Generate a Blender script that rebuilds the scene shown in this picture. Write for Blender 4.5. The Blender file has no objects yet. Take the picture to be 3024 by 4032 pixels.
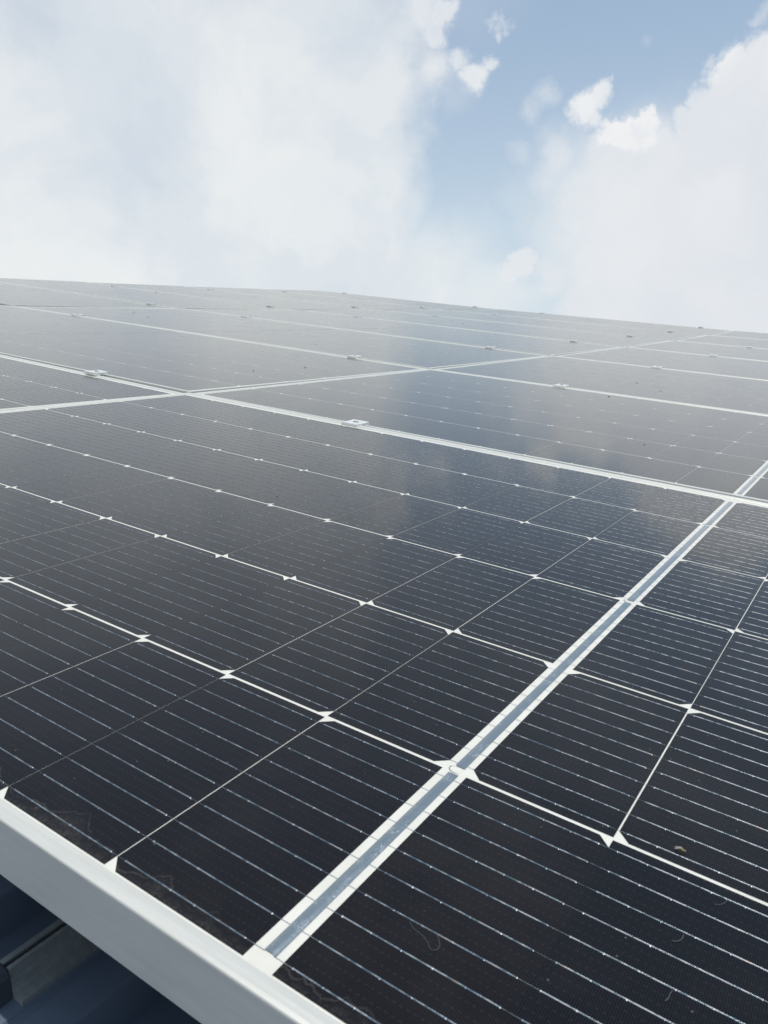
import bpy, math, random
from mathutils import Vector, Matrix
random.seed(7)
S_ = bpy.context.scene
COL = S_.collection
P = 0.184                      # metres per cell pitch: the array's own unit (u along the rows, v up the slope, w out of the glass)

# ------------------------------------------------------------------ camera, solved from the photograph's cell grid
FPX = 3145.02
def rodrigues(r):
    th = math.sqrt(sum(c*c for c in r)); k = [c/th for c in r]
    K = Matrix(((0, -k[2], k[1]), (k[2], 0, -k[0]), (-k[1], k[0], 0)))
    return Matrix.Identity(3) + math.sin(th)*K + (1-math.cos(th))*(K @ K)
RC = rodrigues((1.7702302813, 0.5804372916, -0.3285107734))          # array frame -> camera (x right, y down, z forward)
TC = Vector((-0.3041434304, 1.0889657071, 1.8806822095))
CAM_A = -(RC.transposed() @ TC)
YH = 1470.0                                                            # level line of the place, hidden behind the array
up_cam = Vector((0, -1, -(2016-YH)/FPX)).normalized()
up_a = (RC.transposed() @ up_cam).normalized()                         # gravity-up in the array frame
vy = Vector((0, 1, 0)); fy = (vy - up_a*vy.dot(up_a)).normalized(); fx = fy.cross(up_a).normalized()
MR = Matrix((fx, fy, up_a))                                            # array frame -> world
def W(u, v, w=0.0): return MR @ Vector((u, v, w)) * P
def surf(u, v): return 0.00035433*v*v + 0.00048136*u*u + 0.00036412*u*v   # the slight sag of the long roof
def px_dir(x, y):                                                      # direction in the world from a 3024-wide photo pixel
    return (MR @ (RC.transposed() @ Vector(((x-1512)/FPX, (y-2016)/FPX, 1)))).normalized()

cd = bpy.data.cameras.new('camera'); cam = bpy.data.objects.new('camera', cd); COL.objects.link(cam)
cd.sensor_fit = 'VERTICAL'; cd.sensor_height = 36; cd.sensor_width = 27; cd.lens = FPX/4032*36
cd.clip_start = 0.01; cd.clip_end = 20000
Rw = MR @ RC.transposed()                                              # camera -> world (cv axes)
cx, cy, cz = Rw.col[0], Rw.col[1], Rw.col[2]
M4 = Matrix((cx, -cy, -cz)).transposed().to_4x4(); M4.translation = W(*CAM_A)
cam.matrix_world = M4
cd.dof.use_dof = True; cd.dof.focus_distance = 1.15; cd.dof.aperture_fstop = 27
S_.camera = cam
S_.render.resolution_x = 768; S_.render.resolution_y = 1024
S_.view_settings.view_transform = 'Standard'; S_.view_settings.look = 'None'
S_.view_settings.gamma = 1; S_.view_settings.exposure = 0.0; S_.view_settings.use_curve_mapping = False

# ------------------------------------------------------------------ sun and sky
SUN_A = Vector((0.09, 0.10, 0.985)).normalized()
sun_w = (MR @ SUN_A).normalized()
sl = bpy.data.lights.new('sun', 'SUN'); sl.energy = 2.5; sl.angle = math.radians(0.53); sl.color = (1, 0.94, 0.83)
so = bpy.data.objects.new('sun', sl); COL.objects.link(so)
so.rotation_euler = sun_w.to_track_quat('Z', 'Y').to_euler(); so.location = (0, 0, 12)

def N(nt, typ, **kw):
    n = nt.nodes.new(typ)
    for k, v in kw.items(): setattr(n, k, v)
    return n
def lk(nt, a, b): nt.links.new(a, b)
def setin(nt, sock, v):
    if hasattr(v, 'is_linked') or isinstance(v, bpy.types.NodeSocket): nt.links.new(v, sock)
    else: sock.default_value = v
def math_(nt, op, a, b=None, c=None, clamp=False):
    n = N(nt, 'ShaderNodeMath', operation=op, use_clamp=clamp)
    setin(nt, n.inputs[0], a)
    if b is not None: setin(nt, n.inputs[1], b)
    if c is not None: setin(nt, n.inputs[2], c)
    return n.outputs[0]
def vmath(nt, op, a, b=None, out=0):
    n = N(nt, 'ShaderNodeVectorMath', operation=op)
    setin(nt, n.inputs[0], a)
    if b is not None: setin(nt, n.inputs[1], b)
    return n.outputs['Value'] if op in ('DOT_PRODUCT', 'DISTANCE', 'LENGTH') else n.outputs[0]
def scale(nt, a, s):
    n = N(nt, 'ShaderNodeVectorMath', operation='SCALE'); setin(nt, n.inputs[0], a); setin(nt, n.inputs['Scale'], s); return n.outputs[0]
def noise(nt, vec, sc, detail=4, rough=.55, dist=0.0):
    n = N(nt, 'ShaderNodeTexNoise'); lk(nt, vec, n.inputs['Vector'])
    n.inputs['Scale'].default_value = sc; n.inputs['Detail'].default_value = detail
    n.inputs['Roughness'].default_value = rough; n.inputs['Distortion'].default_value = dist
    return n
def mrange(nt, v, a, b, c, d, smooth=True):
    n = N(nt, 'ShaderNodeMapRange', interpolation_type='SMOOTHSTEP' if smooth else 'LINEAR')
    setin(nt, n.inputs[0], v)
    for i, q in enumerate((a, b, c, d)): setin(nt, n.inputs[i+1], q)
    return n.outputs[0]
def mixc(nt, f, a, b):
    n = N(nt, 'ShaderNodeMix', data_type='RGBA'); setin(nt, n.inputs[0], f)
    setin(nt, n.inputs[6], a); setin(nt, n.inputs[7], b); return n.outputs[2]
def rgba(r, g, b): return (r, g, b, 1)

wd = bpy.data.worlds.new('World'); S_.world = wd; wd.use_nodes = True
nt = wd.node_tree; nt.nodes.clear()
wo = N(nt, 'ShaderNodeOutputWorld'); bg = N(nt, 'ShaderNodeBackground'); lk(nt, bg.outputs[0], wo.inputs[0])
bg.inputs[1].default_value = 0.1
sky = N(nt, 'ShaderNodeTexSky', sky_type='NISHITA'); sky.sun_disc = False
sky.sun_elevation = math.asin(sun_w.z); sky.sun_rotation = math.atan2(sun_w.x, sun_w.y)
sky.dust_density = 1.0; sky.air_density = 1.0; sky.ozone_density = 1.5; sky.altitude = 50
D = N(nt, 'ShaderNodeTexCoord').outputs['Generated']
nA = noise(nt, D, 3.2, 4, .5); nB = noise(nt, D, 9.0, 9, .62)
warpA = vmath(nt, 'ADD', D, scale(nt, vmath(nt, 'SUBTRACT', nA.outputs['Color'], (.5, .5, .5)), .16))
wB = vmath(nt, 'ADD', scale(nt, vmath(nt, 'SUBTRACT', nB.outputs['Color'], (.5, .5, .5)), .13), D)
nC = noise(nt, D, 26.0, 8, .62); wC = vmath(nt, 'ADD', scale(nt, vmath(nt, 'SUBTRACT', nC.outputs['Color'], (.5, .5, .5)), .046), vmath(nt, 'ADD', D, scale(nt, vmath(nt, 'SUBTRACT', nB.outputs['Color'], (.5, .5, .5)), .030)))
sep = N(nt, 'ShaderNodeSeparateXYZ'); lk(nt, D, sep.inputs[0])
K = 1.8228
def pd(x, y): return px_dir(x*K, y*K)
# a sheet of thin high cloud fills the left of the sky, bounded by a great circle
n1 = pd(966, 0).cross(pd(925, 420)).normalized()
if n1.dot(pd(300, 200)) < 0: n1 = -n1
wA2 = vmath(nt, 'ADD', warpA, scale(nt, vmath(nt, 'SUBTRACT', nB.outputs['Color'], (.5, .5, .5)), .10))
half = mrange(nt, vmath(nt, 'DOT_PRODUCT', wA2, tuple(n1)), -.012, .040, 0, .95)
# (x, y, radius, edge softness as part of the radius, opacity)
soft = [(880, 640, 220, .8, .85), (1060, 690, 170, .9, .6), (1000, 560, 130, 1, .5), (1160, 440, 90, 1, .35),
        (1240, 380, 110, .8, .6), (1100, 380, 50, 1, .2), (1400, 470, 250, .7, .9), (1560, 640, 330, .6, .9), (980, 150, 70, .9, .25),
        (1000, -420, 330, .9, .5), (1500, -700, 380, .9, .55), (300, -500, 520, .8, .6)]
crisp = [(1705, 265, 185, .16, 1), (1615, 175, 78, .3, 1), (1560, 262, 92, .22, 1), (1600, 500, 245, .25, .85),
         (1380, 410, 130, .5, .75), (1440, 600, 200, .4, .7), (1640, 600, 220, .4, .7), (1310, 650, 140, .5, .7)]
edges = [(1490, 262, 40, .5, .95), (1520, 205, 34, .5, .9), (1585, 120, 36, .5, .95), (1300, 330, 40, .7, .7), (1420, 318, 36, .6, .8)]
small = [(1380, 282, 40, .4, 1), (1388, 252, 22, .5, .95), (1325, 292, 34, .4, 1), (1352, 300, 34, .5, 1), (1300, 290, 20, .6, .8),
         (1258, 235, 36, .6, .9), (1290, 215, 30, .6, .85), (1276, 262, 26, .7, .8), (1310, 180, 12, .9, .4), (1018, 158, 34, .7, .8), (985, 128, 36, .8, .7),
         (1046, 134, 22, .8, .75), (940, 148, 50, .9, .6), (1078, 42, 24, .8, .65), (1100, 50, 20, .8, .65), (1076, 70, 12, .9, .5), (1180, 205, 38, 1, .42),
         (1148, 245, 38, 1, .42), (1130, 560, 36, .4, .85), (1100, 582, 30, .5, .75), (1185, 596, 50, .8, .7), (1262, 585, 50, .8, .7), (1210, 330, 40, .9, .45), (1120, 330, 34, 1, .35),
         (948, 30, 34, .6, .7), (930, 70, 34, .6, .65), (905, 20, 50, .6, .6), (1395, 88, 16, 1, .2), (1640, 30, 20, 1, .4)]
def blobs(lst, vec):
    acc = None
    for x, y, r, s, o in lst:
        d = vmath(nt, 'DISTANCE', vec, tuple(pd(x, y)))
        R = r*K/FPX*(.93 if y > -100 else 1)
        m = mrange(nt, d, R*1.12, R*(1.12-s), 0, o)
        acc = m if acc is None else math_(nt, 'MAXIMUM', acc, m)
    return acc
mS = math_(nt, 'MAXIMUM', half, blobs(soft, wA2)); mP = blobs(small, wC); mC = math_(nt, 'MAXIMUM', math_(nt, 'MAXIMUM', blobs(crisp, wB), blobs(edges, wC)), mP)
lift = mrange(nt, sep.outputs[2], .40, .68, 1, .12)                       # the cover breaks up overhead
mS = math_(nt, 'MULTIPLY', mS, lift)
# patches of thinner cover inside the sheet
thin = noise(nt, warpA, 4.5, 5, .5)
mS = math_(nt, 'MULTIPLY', mS, mrange(nt, thin.outputs[0], .30, .62, .84, 1))
br = noise(nt, wA2, 3.4, 6, .52); br2 = noise(nt, wA2, 9.0, 7, .55)
f1 = mrange(nt, br.outputs[0], .38, .60, 0, 1); f2 = mrange(nt, br2.outputs[0], .40, .68, 0, .75)
cA = mixc(nt, f1, rgba(6.55, 7.15, 7.85), rgba(8.6, 8.8, 8.8)); cA = mixc(nt, f2, cA, rgba(7.4, 7.9, 8.3))
lob = N(nt, 'ShaderNodeTexVoronoi', feature='SMOOTH_F1'); lk(nt, wC, lob.inputs['Vector']); lob.inputs['Scale'].default_value = 11; lob.inputs['Smoothness'].default_value = .35
lb = mrange(nt, lob.outputs['Distance'], .18, .52, 1, .45)
hi = mrange(nt, sep.outputs[2], .16, .36, .30, 1)
cB = mixc(nt, math_(nt, 'MULTIPLY', lb, hi), mixc(nt, f1, rgba(6.7, 7.2, 8.0), rgba(7.6, 7.9, 8.35)), rgba(8.75, 8.85, 8.85))
base = mixc(nt, 0.42, sky.outputs[0], rgba(5.8, 7.5, 9.2))
base = mixc(nt, mrange(nt, sep.outputs[2], -.02, .42, .80, 0), base, rgba(7.0, 7.95, 8.6))                 # humid air: a pale veil in the blue
c = mixc(nt, mS, base, cA); cP = mixc(nt, mrange(nt, noise(nt, wC, 30, 4, .5).outputs[0], .35, .6, 0, 1), rgba(8.1, 8.35, 8.7), rgba(9.2, 9.2, 9.15))
c = mixc(nt, mC, c, mixc(nt, math_(nt, 'MULTIPLY', mP, hi), cB, cP))
lk(nt, c, bg.inputs[0])

# ------------------------------------------------------------------ helpers
def mesh_obj(name, verts, faces, mat=None, parent=None, smooth=False, me=None, bevel=None):
    if me is None:
        me = bpy.data.meshes.new(name); me.from_pydata([tuple(v) for v in verts], [], faces)
        if mat: me.materials.append(mat)
        if smooth: me.polygons.foreach_set('use_smooth', [True]*len(me.polygons))
        me.update()
    o = bpy.data.objects.new(name, me); COL.objects.link(o)
    if parent: o.parent = parent
    if bevel:
        b = o.modifiers.new('bevel', 'BEVEL'); b.width = bevel; b.segments = 2; b.limit_method = 'ANGLE'
    return o
def empty(name, mw):
    o = bpy.data.objects.new(name, None); COL.objects.link(o); o.empty_display_size = .05; o.matrix_world = mw; return o
def tag(o, label=None, cat=None, group=None, kind=None):
    for k, v in (('label', label), ('category', cat), ('group', group), ('kind', kind)):
        if v: o[k] = v
    return o
class MB:
    def __init__(s): s.v = []; s.f = []
    def box(s, a, b):
        i = len(s.v); x0, y0, z0 = a; x1, y1, z1 = b
        s.v += [(x, y, z) for z in (z0, z1) for y in (y0, y1) for x in (x0, x1)]
        s.f += [(i, i+2, i+3, i+1), (i+4, i+5, i+7, i+6), (i, i+1, i+5, i+4), (i+2, i+6, i+7, i+3), (i, i+4, i+6, i+2), (i+1, i+3, i+7, i+5)]
    def poly(s, pts):
        i = len(s.v); s.v += pts; s.f.append(tuple(range(i, i+len(pts))))
    def cyl(s, c, r, z0, z1, n=16, r2=None):
        r2 = r if r2 is None else r2
        i = len(s.v)
        for k in range(n): a = 2*math.pi*k/n; s.v.append((c[0]+r*math.cos(a), c[1]+r*math.sin(a), z0))
        for k in range(n): a = 2*math.pi*k/n; s.v.append((c[0]+r2*math.cos(a), c[1]+r2*math.sin(a), z1))
        s.f += [(i+k, i+(k+1) % n, i+n+(k+1) % n, i+n+k) for k in range(n)]
        s.f.append(tuple(i+n+k for k in range(n))); s.f.append(tuple(i+n-1-k for k in range(n)))
    def extrude(s, prof, fa, fb, closed=True):          # prof list of 2-d points; fa/fb map a point to 3-d
        i = len(s.v); n = len(prof)
        s.v += [fa(*p) for p in prof] + [fb(*p) for p in prof]
        s.f += [(i+k, i+(k+1) % n, i+n+(k+1) % n, i+n+k) for k in range(n if closed else n-1)]
        if closed: s.f += [tuple(i+n-1-k for k in range(n)), tuple(i+n+k for k in range(n))]
    def build(s, name, mat, parent=None, smooth=False, bevel=None):
        return mesh_obj(name, [Vector(q)*P for q in s.v], s.f, mat, parent, smooth, bevel=bevel)

def pmat(name, col, rough=.5, metal=0.0, coat=0.0):
    m = bpy.data.materials.new(name); m.use_nodes = True; b = m.node_tree.nodes['Principled BSDF']
    b.inputs['Base Color'].default_value = rgba(*col); b.inputs['Roughness'].default_value = rough; b.inputs['Metallic'].default_value = metal
    return m, m.node_tree, b
def coords(nt_, sc=1/P):
    return scale(nt_, N(nt_, 'ShaderNodeTexCoord').outputs['Object'], sc)
SPEC = 0.0; SHEEN = 0.38
def laminate(nt_, b, curved=False):
    """everything under the textured solar glass shares one coat"""
    b.inputs['Coat Weight'].default_value = 1; b.inputs['Specular IOR Level'].default_value = SPEC; b.inputs['Sheen Weight'].default_value = SHEEN; b.inputs['Sheen Roughness'].default_value = .25; b.inputs['Sheen Tint'].default_value = rgba(1, .97, .90); b.inputs['Coat IOR'].default_value = 1.34
    co = coords(nt_)
    smear = noise(nt_, co, 2.2, 5, .6); r = mrange(nt_, smear.outputs[0], .35, .7, .07, .11)
    lk(nt_, r, b.inputs['Coat Roughness'])
    t = N(nt_, 'ShaderNodeVectorTransform', vector_type='NORMAL', convert_from='OBJECT', convert_to='WORLD')
    t.inputs[0].default_value = (0, 0, 1)
    lk(nt_, vmath(nt_, 'NORMALIZE', t.outputs[0]), b.inputs['Coat Normal'])
    return co

# ---- materials
CS = 0.0455; CH = 0.4981                     # half gap at the centre strip, half-cell pitch (in P)
V0 = 3.0325                                  # panel origin sits this far up from its first cell edge
m_cell, n_, b = pmat('silicon_cell', (.006, .007, .012), .45); co = laminate(n_, b)
sp = N(n_, 'ShaderNodeSeparateXYZ'); lk(n_, co, sp.inputs[0])
fr = math_(n_, 'FRACT', math_(n_, 'MULTIPLY', sp.outputs[0], P/0.00118))
fing = math_(n_, 'LESS_THAN', fr, .20)
vv = math_(n_, 'ADD', sp.outputs[1], V0)
wv = math_(n_, 'FRACT', math_(n_, 'MULTIPLY', vv, 10))                  # position between wires
t1 = math_(n_, 'LESS_THAN', math_(n_, 'ABSOLUTE', math_(n_, 'SUBTRACT', math_(n_, 'ABSOLUTE', math_(n_, 'SUBTRACT', wv, 0.0)), .17)), .018)
t2 = math_(n_, 'LESS_THAN', math_(n_, 'ABSOLUTE', math_(n_, 'SUBTRACT', wv, .83)), .018)
fr2 = math_(n_, 'LESS_THAN', math_(n_, 'FRACT', math_(n_, 'MULTIPLY', sp.outputs[0], P/0.00354)), .45)
tick = math_(n_, 'MULTIPLY', math_(n_, 'MAXIMUM', t1, t2), fr2)
cellid = N(n_, 'ShaderNodeCombineXYZ')
lk(n_, math_(n_, 'FLOOR', math_(n_, 'DIVIDE', math_(n_, 'SUBTRACT', sp.outputs[0], CS), CH)), cellid.inputs[0])
lk(n_, math_(n_, 'FLOOR', vv), cellid.inputs[1])
oi = N(n_, 'ShaderNodeObjectInfo'); lk(n_, oi.outputs['Random'], cellid.inputs[2])
wn = N(n_, 'ShaderNodeTexWhiteNoise', noise_dimensions='3D'); lk(n_, cellid.outputs[0], wn.inputs['Vector'])
cc = mixc(n_, wn.outputs['Value'], rgba(.0024, .0024, .0036), rgba(.0060, .0044, .0042))
cc = mixc(n_, math_(n_, 'MULTIPLY', fing, .19), cc, rgba(.060, .064, .085))
cc = mixc(n_, math_(n_, 'MULTIPLY', tick, .065), cc, rgba(.16, .17, .20))
# dust film, specks, and the dried tide line along the lower edge
dn = noise(n_, co, 1.6, 6, .65); dust = mrange(n_, dn.outputs[0], .42, .70, 0.0, .014)
spk = N(n_, 'ShaderNodeTexVoronoi', feature='F1'); lk(n_, co, spk.inputs['Vector']); spk.inputs['Scale'].default_value = 26
vs = N(n_, 'ShaderNodeSeparateColor'); lk(n_, spk.outputs['Color'], vs.inputs[0])
speck = math_(n_, 'MULTIPLY', math_(n_, 'LESS_THAN', spk.outputs['Distance'], .075), math_(n_, 'GREATER_THAN', vs.outputs[0], .86))
cu = N(n_, 'ShaderNodeCombineXYZ'); lk(n_, sp.outputs[0], cu.inputs[0]); tn = noise(n_, cu.outputs[0], 3.2, 7, .58); tl = math_(n_, 'ADD', math_(n_, 'MULTIPLY', math_(n_, 'SUBTRACT', tn.outputs[0], .5), .42), .052)
dv = math_(n_, 'SUBTRACT', vv, tl); gr2 = noise(n_, co, 8, 5, .6)
line = math_(n_, 'MULTIPLY', mrange(n_, math_(n_, 'ABSOLUTE', dv), 0, .006, 1, 0), mrange(n_, gr2.outputs[0], .40, .58, .15, 1))
ins = math_(n_, 'MULTIPLY', mrange(n_, dv, -.05, 0.0, 1, .0), math_(n_, 'LESS_THAN', vv, .2))
gr = noise(n_, co, 60, 3, .7)
ins = math_(n_, 'MULTIPLY', ins, mrange(n_, gr.outputs[0], .4, .65, .2, 1))
edge = math_(n_, 'MAXIMUM', math_(n_, 'MULTIPLY', line, .075), math_(n_, 'MULTIPLY', ins, .055))
edge = math_(n_, 'MULTIPLY', edge, math_(n_, 'LESS_THAN', vv, .25))
tot = math_(n_, 'ADD', math_(n_, 'ADD', dust, edge), math_(n_, 'MULTIPLY', speck, .22), clamp=True)
cc = mixc(n_, tot, cc, rgba(.44, .40, .35))
lk(n_, cc, b.inputs['Base Color'])

m_back, n_, b = pmat('white_backsheet', (.73, .73, .69), .6); co = laminate(n_, b)
bn = noise(n_, co, 9, 5, .6); lk(n_, mixc(n_, mrange(n_, bn.outputs[0], .3, .7, 0, 1), rgba(.69, .68, .62), rgba(.75, .74, .68)), b.inputs['Base Color'])

m_wire, n_, b = pmat('tinned_wire', (.62, .66, .70), .34, 1.0); co = laminate(n_, b)
wn2 = noise(n_, co, 40, 3, .6); lk(n_, mrange(n_, wn2.outputs[0], .3, .7, .24, .48), b.inputs['Roughness'])
wn3 = noise(n_, co, 26, 2, .6)
lk(n_, mixc(n_, mrange(n_, wn3.outputs[0], .56, .80, 0, .8), mixc(n_, mrange(n_, wn2.outputs[0], .35, .65, 0, 1), rgba(.18, .23, .27), rgba(.43, .47, .50)), rgba(.62, .44, .30)), b.inputs['Base Color'])  # warm sun glints mixed into the wire's base colour by noise
bm = N(n_, 'ShaderNodeBump'); bm.inputs['Strength'].default_value = .4; bm.inputs['Distance'].default_value = .0002
bw = noise(n_, co, 260, 2, .6); lk(n_, bw.outputs[0], bm.inputs['Height']); lk(n_, bm.outputs[0], b.inputs['Normal'])

m_rib, n_, b = pmat('busbar_ribbon', (.50, .56, .64), .22, .85); co = laminate(n_, b)
rn = noise(n_, co, 34, 3, .55, 2.5); vr = N(n_, 'ShaderNodeTexVoronoi', feature='SMOOTH_F1'); lk(n_, co, vr.inputs['Vector']); vr.inputs['Scale'].default_value = 19
ring = mrange(n_, math_(n_, 'ABSOLUTE', math_(n_, 'SUBTRACT', rn.outputs[0], .52)), 0, .035, 1, 0)
ring = math_(n_, 'MULTIPLY', ring, mrange(n_, vr.outputs['Distance'], .12, .50, .95, 0))
lk(n_, mixc(n_, ring, rgba(.31, .36, .39), rgba(.74, .76, .76)), b.inputs['Base Color'])
lk(n_, mrange(n_, ring, 0, 1, .32, .55), b.inputs['Roughness'])
bm = N(n_, 'ShaderNodeBump'); bm.inputs['Strength'].default_value = .25; bm.inputs['Distance'].default_value = .0006
lk(n_, rn.outputs[0], bm.inputs['Height']); lk(n_, bm.outputs[0], b.inputs['Normal'])

def alu(name, c0, c1, rough=(.34, .46), metal=.75):
    m, n_, b = pmat(name, c0, .4, metal); co = coords(n_)
    st = N(n_, 'ShaderNodeMapping'); lk(n_, co, st.inputs[0]); st.inputs['Scale'].default_value = (1.2, 14, 14)
    a = noise(n_, st.outputs[0], 3, 5, .6); g = noise(n_, co, 240, 2, .5)
    lk(n_, mixc(n_, mrange(n_, a.outputs[0], .3, .7, 0, 1), rgba(*c0), rgba(*c1)), b.inputs['Base Color'])
    lk(n_, mrange(n_, a.outputs[0], .3, .7, rough[0], rough[1]), b.inputs['Roughness'])
    q = N(n_, 'ShaderNodeBump'); q.inputs['Strength'].default_value = .12; q.inputs['Distance'].default_value = .0001
    lk(n_, g.outputs[0], q.inputs['Height']); lk(n_, q.outputs[0], b.inputs['Normal'])
    return m
m_frame = alu('anodised_frame', (.70, .695, .64), (.74, .735, .68), (.38, .44), .42)
m_clamp = alu('clamp_aluminium', (.74, .75, .73), (.80, .81, .79), (.34, .44), .35)
m_rail = alu('rail_aluminium', (.22, .245, .25), (.27, .295, .30), (.38, .5), .35)
m_bolt = alu('bolt_steel', (.62, .62, .60), (.75, .75, .73), (.18, .28), 1.0)
m_cap, n_, b = pmat('dark_rubber', (.035, .045, .06), .6)
m_roof, n_, b = pmat('painted_roof_steel', (.12, .16, .22), .42); co = coords(n_)
a = noise(n_, co, 1.3, 6, .6); lk(n_, mixc(n_, a.outputs[0], rgba(.070, .100, .145), rgba(.125, .160, .215)), b.inputs['Base Color'])
lk(n_, mrange(n_, a.outputs[0], .3, .7, .34, .55), b.inputs['Roughness'])
m_wall, n_, b = pmat('painted_wall', (.55, .56, .55), .7); co = coords(n_); a = noise(n_, co, .5, 6, .6)
lk(n_, mixc(n_, a.outputs[0], rgba(.48, .49, .48), rgba(.60, .60, .58)), b.inputs['Base Color'])
m_ground, n_, b = pmat('pale_bounce_ground', (.40, .40, .37), .95); co = N(n_, 'ShaderNodeTexCoord').outputs['Object']  # unseen ground, coloured pale to bounce light up onto the frame sides
a = noise(n_, co, .08, 10, .65); lk(n_, mixc(n_, mrange(n_, a.outputs[0], .35, .65, 0, 1), rgba(.34, .34, .31), rgba(.46, .46, .42)), b.inputs['Base Color'])
m_dirt, n_, b = pmat('dirt_crumb', (.13, .125, .11), .9)
m_fibre, n_, b = pmat('pale_fibre', (.11, .11, .115), .8)
m_bug, n_, b = pmat('insect_body', (.30, .24, .10), .5)
m_wing, n_, b = pmat('insect_wing', (.42, .38, .34), .4); b.inputs['Alpha'].default_value = .55

# ------------------------------------------------------------------ the place under the array
gz = -6.5
gm = mesh_obj('ground', [(-9000, -9000, gz), (9000, -9000, gz), (9000, 9000, gz), (-9000, 9000, gz)], [(0, 1, 2, 3)], m_ground)
tag(gm, kind='structure')

U0, U1, VA, VB = -37.20, 11.0, -4.5, 46.2
bld = empty('roofed_building', Matrix.Translation(Vector((W(-12, 16).x, W(-12, 16).y, gz))))
tag(bld, 'building with a dark blue-grey ribbed metal roof beneath the solar panels', 'building')
RW = -0.73
prof = []; u = U0
while u < U1:                                                          # pan, stiffener and trapezoid rib
    prof += [(u, RW), (u+.20, RW), (u+.205, RW+.006), (u+.255, RW+.124), (u+.262, RW+.130), (u+.40, RW+.130), (u+.405, RW+.122), (u+.435, RW+.122), (u+.44, RW+.130),
             (u+.558, RW+.130), (u+.565, RW+.124), (u+.615, RW+.006)]
    u += .62
prof.append((u, RW)); uend = u
nv = 24; mbv = []; mbf = []
for j in range(nv+1):
    v = VA + (VB-VA)*j/nv
    mbv += [W(a, v, h + surf(a, v)) for a, h in prof]
n = len(prof)
for j in range(nv): mbf += [(j*n+k, j*n+k+1, (j+1)*n+k+1, (j+1)*n+k) for k in range(n-1)]
inv = bld.matrix_world.inverted()
rf = mesh_obj('roof', [inv @ q for q in mbv], mbf, m_roof, bld)
so_ = rf.modifiers.new('thickness', 'SOLIDIFY'); so_.thickness = .0015; so_.offset = -1
def wallmesh():
    v = []; f = []
    ring = [(U0+1, VA+1), (uend-1, VA+1), (uend-1, VB-1), (U0+1, VB-1)]
    for a, bb in ring:
        t = W(a, bb, RW-.12+surf(a, bb)); v += [inv @ t, inv @ Vector((t.x, t.y, gz))]
    for k in range(4): i, j = 2*k, 2*((k+1) % 4); f.append((i, j, j+1, i+1))
    return v, f
v, f = wallmesh(); wl = mesh_obj('wall', v, f, m_wall, bld)
w_ = wl.modifiers.new('thickness', 'SOLIDIFY'); w_.thickness = .15; w_.offset = 0

# ------------------------------------------------------------------ solar panel (built once, then copied)
FH = 0.19                                    # frame height below the glass plane; panel origin at the frame's foot
PU = 6.62; PV0, PV1 = -0.06, 6.155           # outer size of the frame
LIP_U = 0.058; LIP_V = 0.058
def build_frame():
    m = MB()
    # profile: (distance inwards from the outer face, height above the glass)
    pr = [(0, -FH), (0, .000), (.0008, .0045), (.003, .0080), (.014, .0106), (.033, .0100), (.035, .0088), (LIP_V-.003, .0052), (LIP_V, .0030),
          (LIP_V, -.004), (.012, -.006), (.012, -.176), (.15, -.176), (.15, -FH)]
    n = len(pr)
    yc0, yc1 = PV0-V0, PV1-V0
    corner = [(-PU, yc0, 1, 1), (PU, yc0, -1, 1), (PU, yc1, -1, -1), (-PU, yc1, 1, -1)]
    for x, y, sx, sy in corner:
        for d, h in pr:
            wide = .022 if (y > 0 and .02 < d < .1) else 0                 # the far lip is the wider one
            m.v.append((x+sx*d, y+sy*(d+wide), FH+h))
    for c in range(4):
        a, b2 = c*n, ((c+1) % 4)*n
        for k in range(n): k2 = (k+1) % n; m.f.append((a+k, b2+k, b2+k2, a+k2))
    return m
rnd = random.Random(3)
def build_cells(hg=.0068):
    m = MB(); c = .041; z = FH+.0008
    known = {(-1, 0, 1): .0034, (-1, 0, 2): .0014, (-1, 0, 3): .0032, (-1, 1, 1): .0022, (-1, 1, 2): .0032, (-1, 1, 3): .0006, (1, 0, 1): .0001, (1, 1, 1): .0056, (-1, 2, 1): .0036,
             (-1, 2, 2): .0032, (-1, 2, 3): .0008, (-1, 2, 4): .0026, (1, 2, 1): .0030, (-1, 3, 1): .0034, (-1, 3, 3): .0030, (-1, 1, 4): .0010, (-1, 1, 5): .0030}
    gaps = {}
    for sgn in (-1, 1):
        for k in range(13):
            for j in range(6):
                g = gaps.get((sgn, j, k), 0); g2 = gaps.setdefault((sgn, j, k+1), known.get((sgn, j, k+1), rnd.choice([.0003, .0008, .0014, .0026, .0040])))
                a = CS + k*CH + g*.5; e = CS + (k+1)*CH - (g2*.5 if k < 12 else .0007)
                v0, v1 = j+hg-V0, j+1-hg-V0
                if j % 2 == 0: pts = [(a, v0), (e-c, v0), (e, v0+c), (e, v1-c), (e-c, v1), (a, v1)]
                else: pts = [(a+c, v0), (e, v0), (e, v1), (a+c, v1), (a, v1-c), (a, v0+c)]
                pts = [(sgn*x, y, z) for x, y in pts]
                if sgn < 0: pts.reverse()
                m.poly(pts)
    return m
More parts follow.
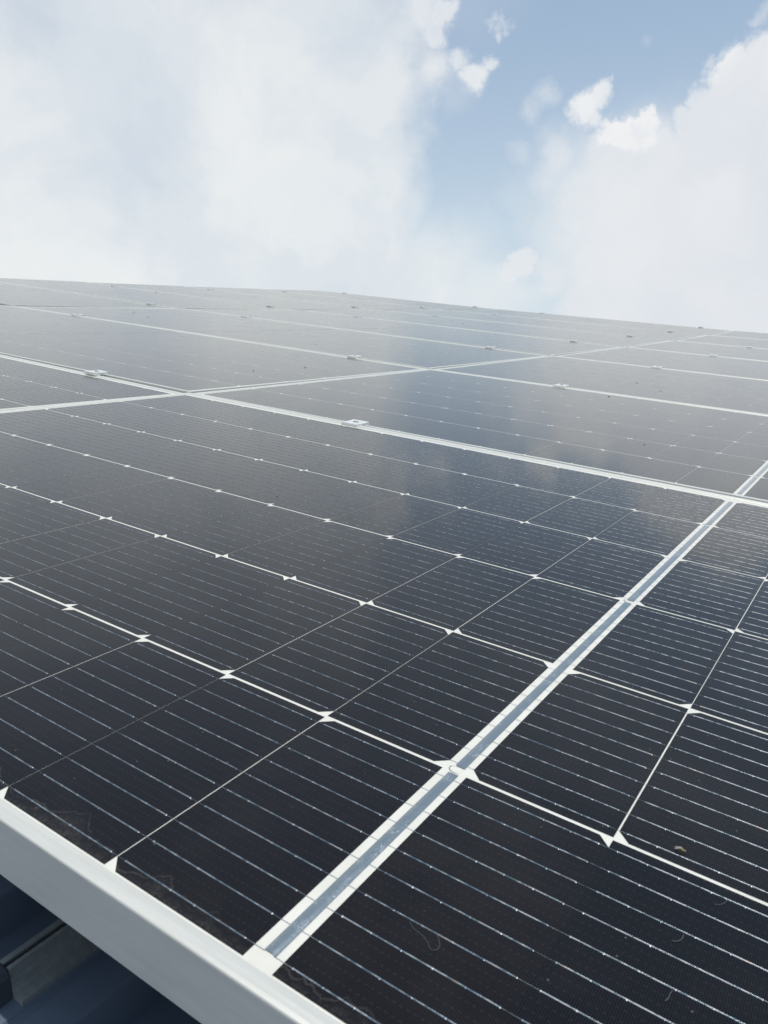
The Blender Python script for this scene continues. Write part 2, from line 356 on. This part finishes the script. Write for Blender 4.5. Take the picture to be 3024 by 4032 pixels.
def build_wires(flat=1.0):
    m = MB(); z0 = FH+.0010
    def bar(x0, x1, y, w, h):
        i = len(m.v)
        for x in (x0, x1):
            for dy, dz in ((-.5, 0), (-.28, .75), (0, 1), (.28, .75), (.5, 0)): m.v.append((x, y+dy*w, z0+dz*h*flat))
        for k in range(4): m.f.append((i+k, i+k+5, i+k+6, i+k+1) if x1 < x0 else (i+k, i+k+1, i+k+6, i+k+5))
    def dot(x, y, r):
        i = len(m.v); h = .0030*flat
        m.v += [(x-r, y, z0), (x, y-r, z0), (x+r, y, z0), (x, y+r, z0), (x, y, z0+h)]
        m.f += [(i, i+1, i+4), (i+1, i+2, i+4), (i+2, i+3, i+4), (i+3, i, i+4)]
    for sgn in (-1, 1):
        for j in range(6):
            for q in range(10):
                y = j + .05 + q*.1 - V0 + rnd.uniform(-.0008, .0008)
                for k in range(13):
                    a = CS+k*CH+.030+rnd.uniform(-.004, .004); e = CS+(k+1)*CH-.030+rnd.uniform(-.004, .004)
                    xs = (sgn*a, sgn*e) if sgn > 0 else (sgn*e, sgn*a)
                    bar(xs[0], xs[1], y, .0040, .0016)
                    p0 = CS+k*CH-.030 if k else .014
                    xs = (sgn*p0, sgn*a) if sgn > 0 else (sgn*a, sgn*p0)
                    bar(xs[0]-.0001, xs[1]+.0001, y, .0016 if k == 0 else .0009, .0006)
                    for t in range(6):
                        dot(sgn*(a+(e-a)*t/5), y, .0036*rnd.uniform(.8, 1.3))
    return m
def build_back():
    m = MB(); m.box((-PU+.012, PV0+.012-V0, FH-.022), (PU-.012, PV1-.012-V0, FH)); return m
RIBS = [(.052, .984), (1.030, 2.984), (3.022, 4.984), (5.022, 5.950)]
def rib(v0, v1):
    m = MB(); z = FH+.0014; n = max(8, int((v1-v0)*26)); i0 = 0
    for k in range(n+1):
        y = v0+(v1-v0)*k/n - V0; dz = rnd.uniform(-.0005, .0008)
        for x, h in ((-.0165, 0), (-.0155, .0010+dz), (.0025, .0011+dz), (.0195, .0010+dz), (.0205, 0)): m.v.append((x, y, z+h))
    for k in range(n):
        for q in range(4): a = k*5+q; m.f.append((a, a+1, a+6, a+5))
    return m
far_wires = build_wires(.12)
proto = empty('solar_panel', Matrix.Identity(4))
parts = [build_frame().build('frame', m_frame, proto), build_back().build('backsheet', m_back, proto),
         build_cells().build('cell_grid', m_cell, proto), build_wires().build('cell_wires', m_wire, proto, True)]
for r in RIBS: parts.append(rib(*r).build('busbar_ribbon', m_rib, proto, True))
# the small weld loops left where one ribbon ends and the next begins
def weld(v):
    m = MB(); n = 26; z = FH+.0012
    for k in range(n+1):
        a = math.radians(55 + 250*k/n); 
        for rr, h in ((.026, 0), (.0275, .0012), (.029, 0)): m.v.append((.000+rr*math.cos(a), v-V0+.75*rr*math.sin(a), z+h))
    for k in range(n):
        for q in range(2): a = k*3+q; m.f.append((a, a+3, a+4, a+1))
    return m
for vv_ in (1.012, 3.006, 5.006): parts.append(weld(vv_).build('weld_loop', m_wire, proto, True))

ROWP = 6.27; COLP = 13.295
def panel_matrix(c, r):
    uc = c*COLP - (.16 if c == -2 else 0); vc = r*ROWP + V0
    u0, u1, v0, v1 = uc-PU, uc+PU, vc-3.09, vc+3.09
    z = [surf(a, b2) for a in (u0, u1) for b2 in (v0, v1)]
    j = random.Random(c*31+r*7); jit = (0 if (r == 0 and c == 0) else 1)
    wu = (z[2]+z[3]-z[0]-z[1])/2/(u1-u0) + jit*j.uniform(-.0006, .0006); wv_ = (z[1]+z[3]-z[0]-z[2])/2/(v1-v0) + jit*j.uniform(-.0010, .0010)
    ex = Vector((1, 0, wu)).normalized(); ey = Vector((0, 1, wv_)); nz = ex.cross(ey).normalized(); ey = nz.cross(ex)
    ctr = Vector((uc, vc, sum(z)/4)) - nz*FH
    A = Matrix((MR @ ex, MR @ ey, MR @ nz)).transposed().to_4x4(); A.translation = (MR @ ctr)*P
    return A
fo = far_wires.build('cell_wires', m_wire, None, True); far_mesh = fo.data; bpy.data.objects.remove(fo)
fo = build_cells(.0082).build('cell_grid', m_cell); far_cells = fo.data; bpy.data.objects.remove(fo)
rows_w = ['front', 'second', 'third', 'fourth', 'fifth', 'sixth', 'seventh and last']
cols_w = {0: 'right-hand', -1: 'middle', -2: 'left-hand'}
first = True
for r in range(7):
    for c in (0, -1, -2):
        if c == -2 and r < 2: continue
        if first: root = proto; first = False
        else:
            root = proto.copy(); COL.objects.link(root)
            for ch in parts:
                q = ch.copy(); COL.objects.link(q); q.parent = root
                if r > 0 and ch is parts[3]: q.data = far_mesh
                if r > 0 and ch is parts[2]: q.data = far_cells
        root.matrix_world = panel_matrix(c, r)
        if (c, r) == (0, 0): lab = 'nearest solar panel, dark cells sharp, its grey frame edge crossing the bottom left'
        else: lab = 'solar panel in the %s row from the camera, %s column' % (rows_w[r], cols_w[c])
        tag(root, lab, 'solar panel', 'solar panels of the roof array')

# ------------------------------------------------------------------ clamps in the seams between rows
def build_clamp(end=False):
    root = empty('panel_clamp', Matrix.Identity(4))
    m = MB(); L = .105
    t = .0105                                                          # rests on the frame lips
    pr = [(-.118, t), (-.127, t+.014), (-.126, t+.034), (-.112, t+.042), (-.092, t+.040), (-.03, t+.036), (.03, t+.036), (.092, t+.040), (.112, t+.042), (.126, t+.034), (.127, t+.014), (.118, t),
          (.036, t-.001), (.036, -.16), (.026, -.16), (.026, t+.003), (-.026, t+.003), (-.026, -.16), (-.036, -.16), (-.036, t-.001)]
    n = len(pr)
    m.extrude(pr, lambda y, z: (-L, y, z), lambda y, z: (L, y, z))
    b = m.build('clamp_plate', m_clamp, root)
    mb2 = MB(); mb2.cyl((0, 0), .036, t+.0365, t+.042, 20); mb2.cyl((0, 0), .028, t+.0422, t+.052, 20, .022)
    q = mb2.build('bolt', m_bolt, root)
    return root
cproto = build_clamp(); cparts = list(cproto.children)
clamps = {1: [-4.02, -8.45], 2: [-3.98, -8.42, -17.2], 3: [-3.95, -8.37, -17.12, -21.55], 4: [-3.9, -8.33, -17.07, -21.5, -31.2],
          5: [-3.9, -8.3, -17.1, -21.6, -31.15], 6: [-8.3, -17.15, -21.5, -31.2], 7: [-8.3, -17.15, -21.5, -31.25]}
seam_w = ['', 'first', 'second', 'third', 'fourth', 'fifth', 'sixth']
nth = ['rightmost', 'second from the right', 'third from the right', 'fourth from the right', 'leftmost']
first = True
for r, us in clamps.items():
    for i, uu in enumerate(us):
        if first: root = cproto; first = False
        else:
            root = cproto.copy(); COL.objects.link(root)
            for ch in cparts:
                q = ch.copy(); COL.objects.link(q); q.parent = root
        vc = r*ROWP - .1025
        c = round(uu/COLP); A = panel_matrix(c, min(r, 6)); nz = A.col[2].to_3d()
        A2 = A.copy()
        wl_ = surf(uu, vc)+ .0015
        A2.translation = W(uu, vc, wl_)
        root.matrix_world = A2
        if i == len(us)-1 and len(us) > 1: pos = 'leftmost'
        else: pos = nth[i]
        if r < 7: lab = 'silver clamp on the %s seam from the camera, %s on it' % (seam_w[r], pos)
        else: lab = 'silver end clamp on the skyline edge, %s there' % pos
        tag(root, lab, 'clamp', 'clamps holding the panel frames')

# ------------------------------------------------------------------ the short rail that shows under the front frame
rail = empty('mounting_rail', Matrix.Translation(W(-1.0, .6, RW+.17)))
tag(rail, 'grooved aluminium rail running under the front panel frame above the dark roof', 'rail')
rail.matrix_world = (MR.to_4x4()); rail.matrix_world.translation = W(0, 0, 0)
A = MR.to_4x4(); A.translation = W(-.925, 0, RW+.1305); rail.matrix_world = A
H1 = .102
pr = [(-.032, 0), (-.032, H1), (-.012, H1), (-.012, H1-.012), (-.018, H1-.012), (-.018, .04), (.012, .04), (.012, H1-.012), (.006, H1-.012), (.006, H1), (.020, H1),
      (.020, .062), (.028, .056), (.030, .030), (.042, .024), (.082, .020), (.082, 0)]
m = MB(); m.extrude(pr, lambda a, z: (a, -.068, z), lambda a, z: (a, 6.0, z)); m.build('rail_body', m_rail, rail)
m = MB(); m.extrude([(-.045, .0), (-.045, H1-.01), (-.038, H1+.002), (.016, H1+.002), (.030, H1-.02), (.036, 0)], lambda a, z: (a, -.13, z), lambda a, z: (a, -.0685, z))
m.build('end_cap', m_cap, rail, bevel=.001)

# ------------------------------------------------------------------ small things lying on the glass
def on_glass(uu, vv_, dw=0.002):
    """point on the glass, in the array frame, on the panel that carries it"""
    c = round(uu/COLP); r = max(0, int((vv_+.1)//ROWP)); A = panel_matrix(c, min(6, r))
    loc = Vector(((uu-c*COLP)*P, (vv_-r*ROWP-V0)*P, (FH+dw)*P)); B = A.copy(); B.translation = A @ loc; return B
Rt = RC.transposed()
def glass_uv(x, y):
    d = Rt @ Vector(((x-1512)/FPX, (y-2016)/FPX, 1)); w = 0
    for _ in range(60):
        s = (w-CAM_A.z)/d.z; q = CAM_A+s*d; w = .5*w+.5*surf(q.x, q.y)
    return q.x, q.y
def lump(name, A, r, h, mat, seed):
    rr = random.Random(seed); m = MB(); n = 9
    for lvl, (s, z) in enumerate(((1, 0), (.9, .5), (.55, .95))):
        for k in range(n): a = 2*math.pi*k/n; q = r*s*rr.uniform(.75, 1.2); m.v.append((q*math.cos(a), q*math.sin(a)*.8, h*z))
    m.v.append((0, 0, h))
    for l in range(2): m.f += [(l*n+k, l*n+(k+1) % n, (l+1)*n+(k+1) % n, (l+1)*n+k) for k in range(n)]
    m.f += [(2*n+k, 2*n+(k+1) % n, 3*n) for k in range(n)]; m.f.append(tuple(range(n-1, -1, -1)))
    o = m.build(name, mat, None, True); o.matrix_world = A; return o
crumbs = [(2397, 1567, 'grey dropping on the second row of panels, close under a frame seam at the right'),
          (2507, 1512, None), (1378, 1676, None), (2600, 1545, None), (1202, 1450, 'larger of the dark crumbs left of the middle, behind the second frame seam'),
          (998, 1463, None), (1091, 1967, 'dark crumb on the nearest panel, left of its middle'), (1776, 1267, None), (1825, 1276, None),
          (527, 1234, None), (583, 1252, None), (1245, 1360, None), (624, 1155, None), (2535, 1760, None)]
for i, (x, y, lab) in enumerate(crumbs):
    uu, vv_ = glass_uv(x, y); dist = math.hypot(uu-CAM_A.x, vv_-CAM_A.y)
    o = lump('dirt_crumb', on_glass(uu, vv_), (.0022+.0006*dist)*(1.6 if lab and i < 6 else 1), (.002+.0005*dist), m_dirt, i)
    tag(o, lab or 'tiny dark crumb of dirt lying on the glass of a farther panel', 'dirt', 'dark crumbs on the glass')

def fibre(pts, r, lab):
    uv = [glass_uv(x, y) for x, y in pts]; o0 = uv[0]; A = on_glass(*o0)
    m = MB(); n = 6; dense = []
    for k in range(len(uv)-1):
        p0 = Vector(uv[max(0, k-1)]); p1 = Vector(uv[k]); p2 = Vector(uv[k+1]); p3 = Vector(uv[min(len(uv)-1, k+2)])
        for t in range(5):
            t /= 5; dense.append(.5*((2*p1)+(p2-p0)*t+(2*p0-5*p1+4*p2-p3)*t*t+(3*p1-p0-3*p2+p3)*t**3))
    dense.append(Vector(uv[-1]))
    for k, q in enumerate(dense):
        d = (dense[min(k+1, len(dense)-1)]-dense[max(0, k-1)]).normalized(); nn = Vector((-d.y, d.x))
        for a in range(n):
            s = math.sin(2*math.pi*a/n)*r; c2 = math.cos(2*math.pi*a/n)*r
            m.v.append((q.x-o0[0]+nn.x*c2, q.y-o0[1]+nn.y*c2, r+s*.6))
    for k in range(len(dense)-1): m.f += [(k*n+a, k*n+(a+1) % n, (k+1)*n+(a+1) % n, (k+1)*n+a) for a in range(n)]
    o = m.build('fibre', m_fibre, None, True); o.matrix_world = A
    tag(o, lab, 'fibre', 'pale fibres stuck to the glass')
fibre([(2637, 3735), (2660, 3738), (2678, 3728), (2684, 3712)], .0009, 'short curved pale fibre on the dark cells, middle one of the three at lower right')
fibre([(2805, 3590), (2830, 3592), (2850, 3582), (2862, 3568)], .0007, 'faint curled pale fibre on the dark cells, highest of the three at lower right')
fibre([(2612, 3975), (2625, 3962), (2632, 3945), (2640, 3935)], .0009, 'short pale kinked fibre on the dark cells near the bottom edge, lowest of the three')
fibre([(1610, 3662), (1628, 3690), (1660, 3715), (1682, 3745), (1692, 3770), (1714, 3772), (1728, 3755), (1722, 3725), (1712, 3700)], .0006,
      'long pale looped hair on the nearest panel, below the centre strip')

# a small winged insect resting on a wire
bu, bv = glass_uv(2678, 3378); bug = empty('insect', on_glass(bu, bv, .003))
tag(bug, 'tiny brown insect with folded wings resting on the nearest panel', 'insect')
def ellips(c, rx, ry, rz, rot=0):
    m = MB(); n, l = 10, 6
    for j in range(1, l):
        a = math.pi*j/l
        for k in range(n):
            b2 = 2*math.pi*k/n; x = rx*math.cos(a); y = ry*math.sin(a)*math.cos(b2); z = rz*math.sin(a)*math.sin(b2)
            m.v.append((c[0]+x*math.cos(rot)-y*math.sin(rot), c[1]+x*math.sin(rot)+y*math.cos(rot), c[2]+z))
    s = len(m.v); m.v += [(c[0]+rx*math.cos(rot), c[1]+rx*math.sin(rot), c[2]), (c[0]-rx*math.cos(rot), c[1]-rx*math.sin(rot), c[2])]
    for j in range(l-2): m.f += [(j*n+k, j*n+(k+1) % n, (j+1)*n+(k+1) % n, (j+1)*n+k) for k in range(n)]
    m.f += [(s, (k+1) % n, k) for k in range(n)] + [(s+1, (l-2)*n+k, (l-2)*n+(k+1) % n) for k in range(n)]
    return m
body = ellips((0, 0, .004), .0085, .0036, .0034, -.2); h = ellips((.0095, -.002, .0045), .003, .003, .0028); i0 = len(body.v)
body.v += h.v; body.f += [tuple(i0+q for q in f) for f in h.f]
body.build('insect_body', m_bug, bug, True)
for s in (-1, 1):
    m = MB(); m.poly([(.003, .001*s, .0075), (-.004, .005*s, .008), (-.018, .0075*s-.006, .0055), (-.020, .003*s-.006, .0055), (-.010, -.001, .007)])
    q = m.build('wing', m_wing, bug); t_ = q.modifiers.new('thickness', 'SOLIDIFY'); t_.thickness = .00004
m = MB()
for s in (-1, 1):
    for x in (-.004, .001, .006):
        m.extrude([(-.0004, 0), (.0004, 0), (0, .0008)], lambda a, z: (x+a, .002*s, .003+z), lambda a, z: (x+a*.5+.003*(x/.006), .0115*s, -.002+z*.5))
m.build('legs', m_bug, bug)

# ------------------------------------------------------------------ render settings
S_.render.engine = 'CYCLES'
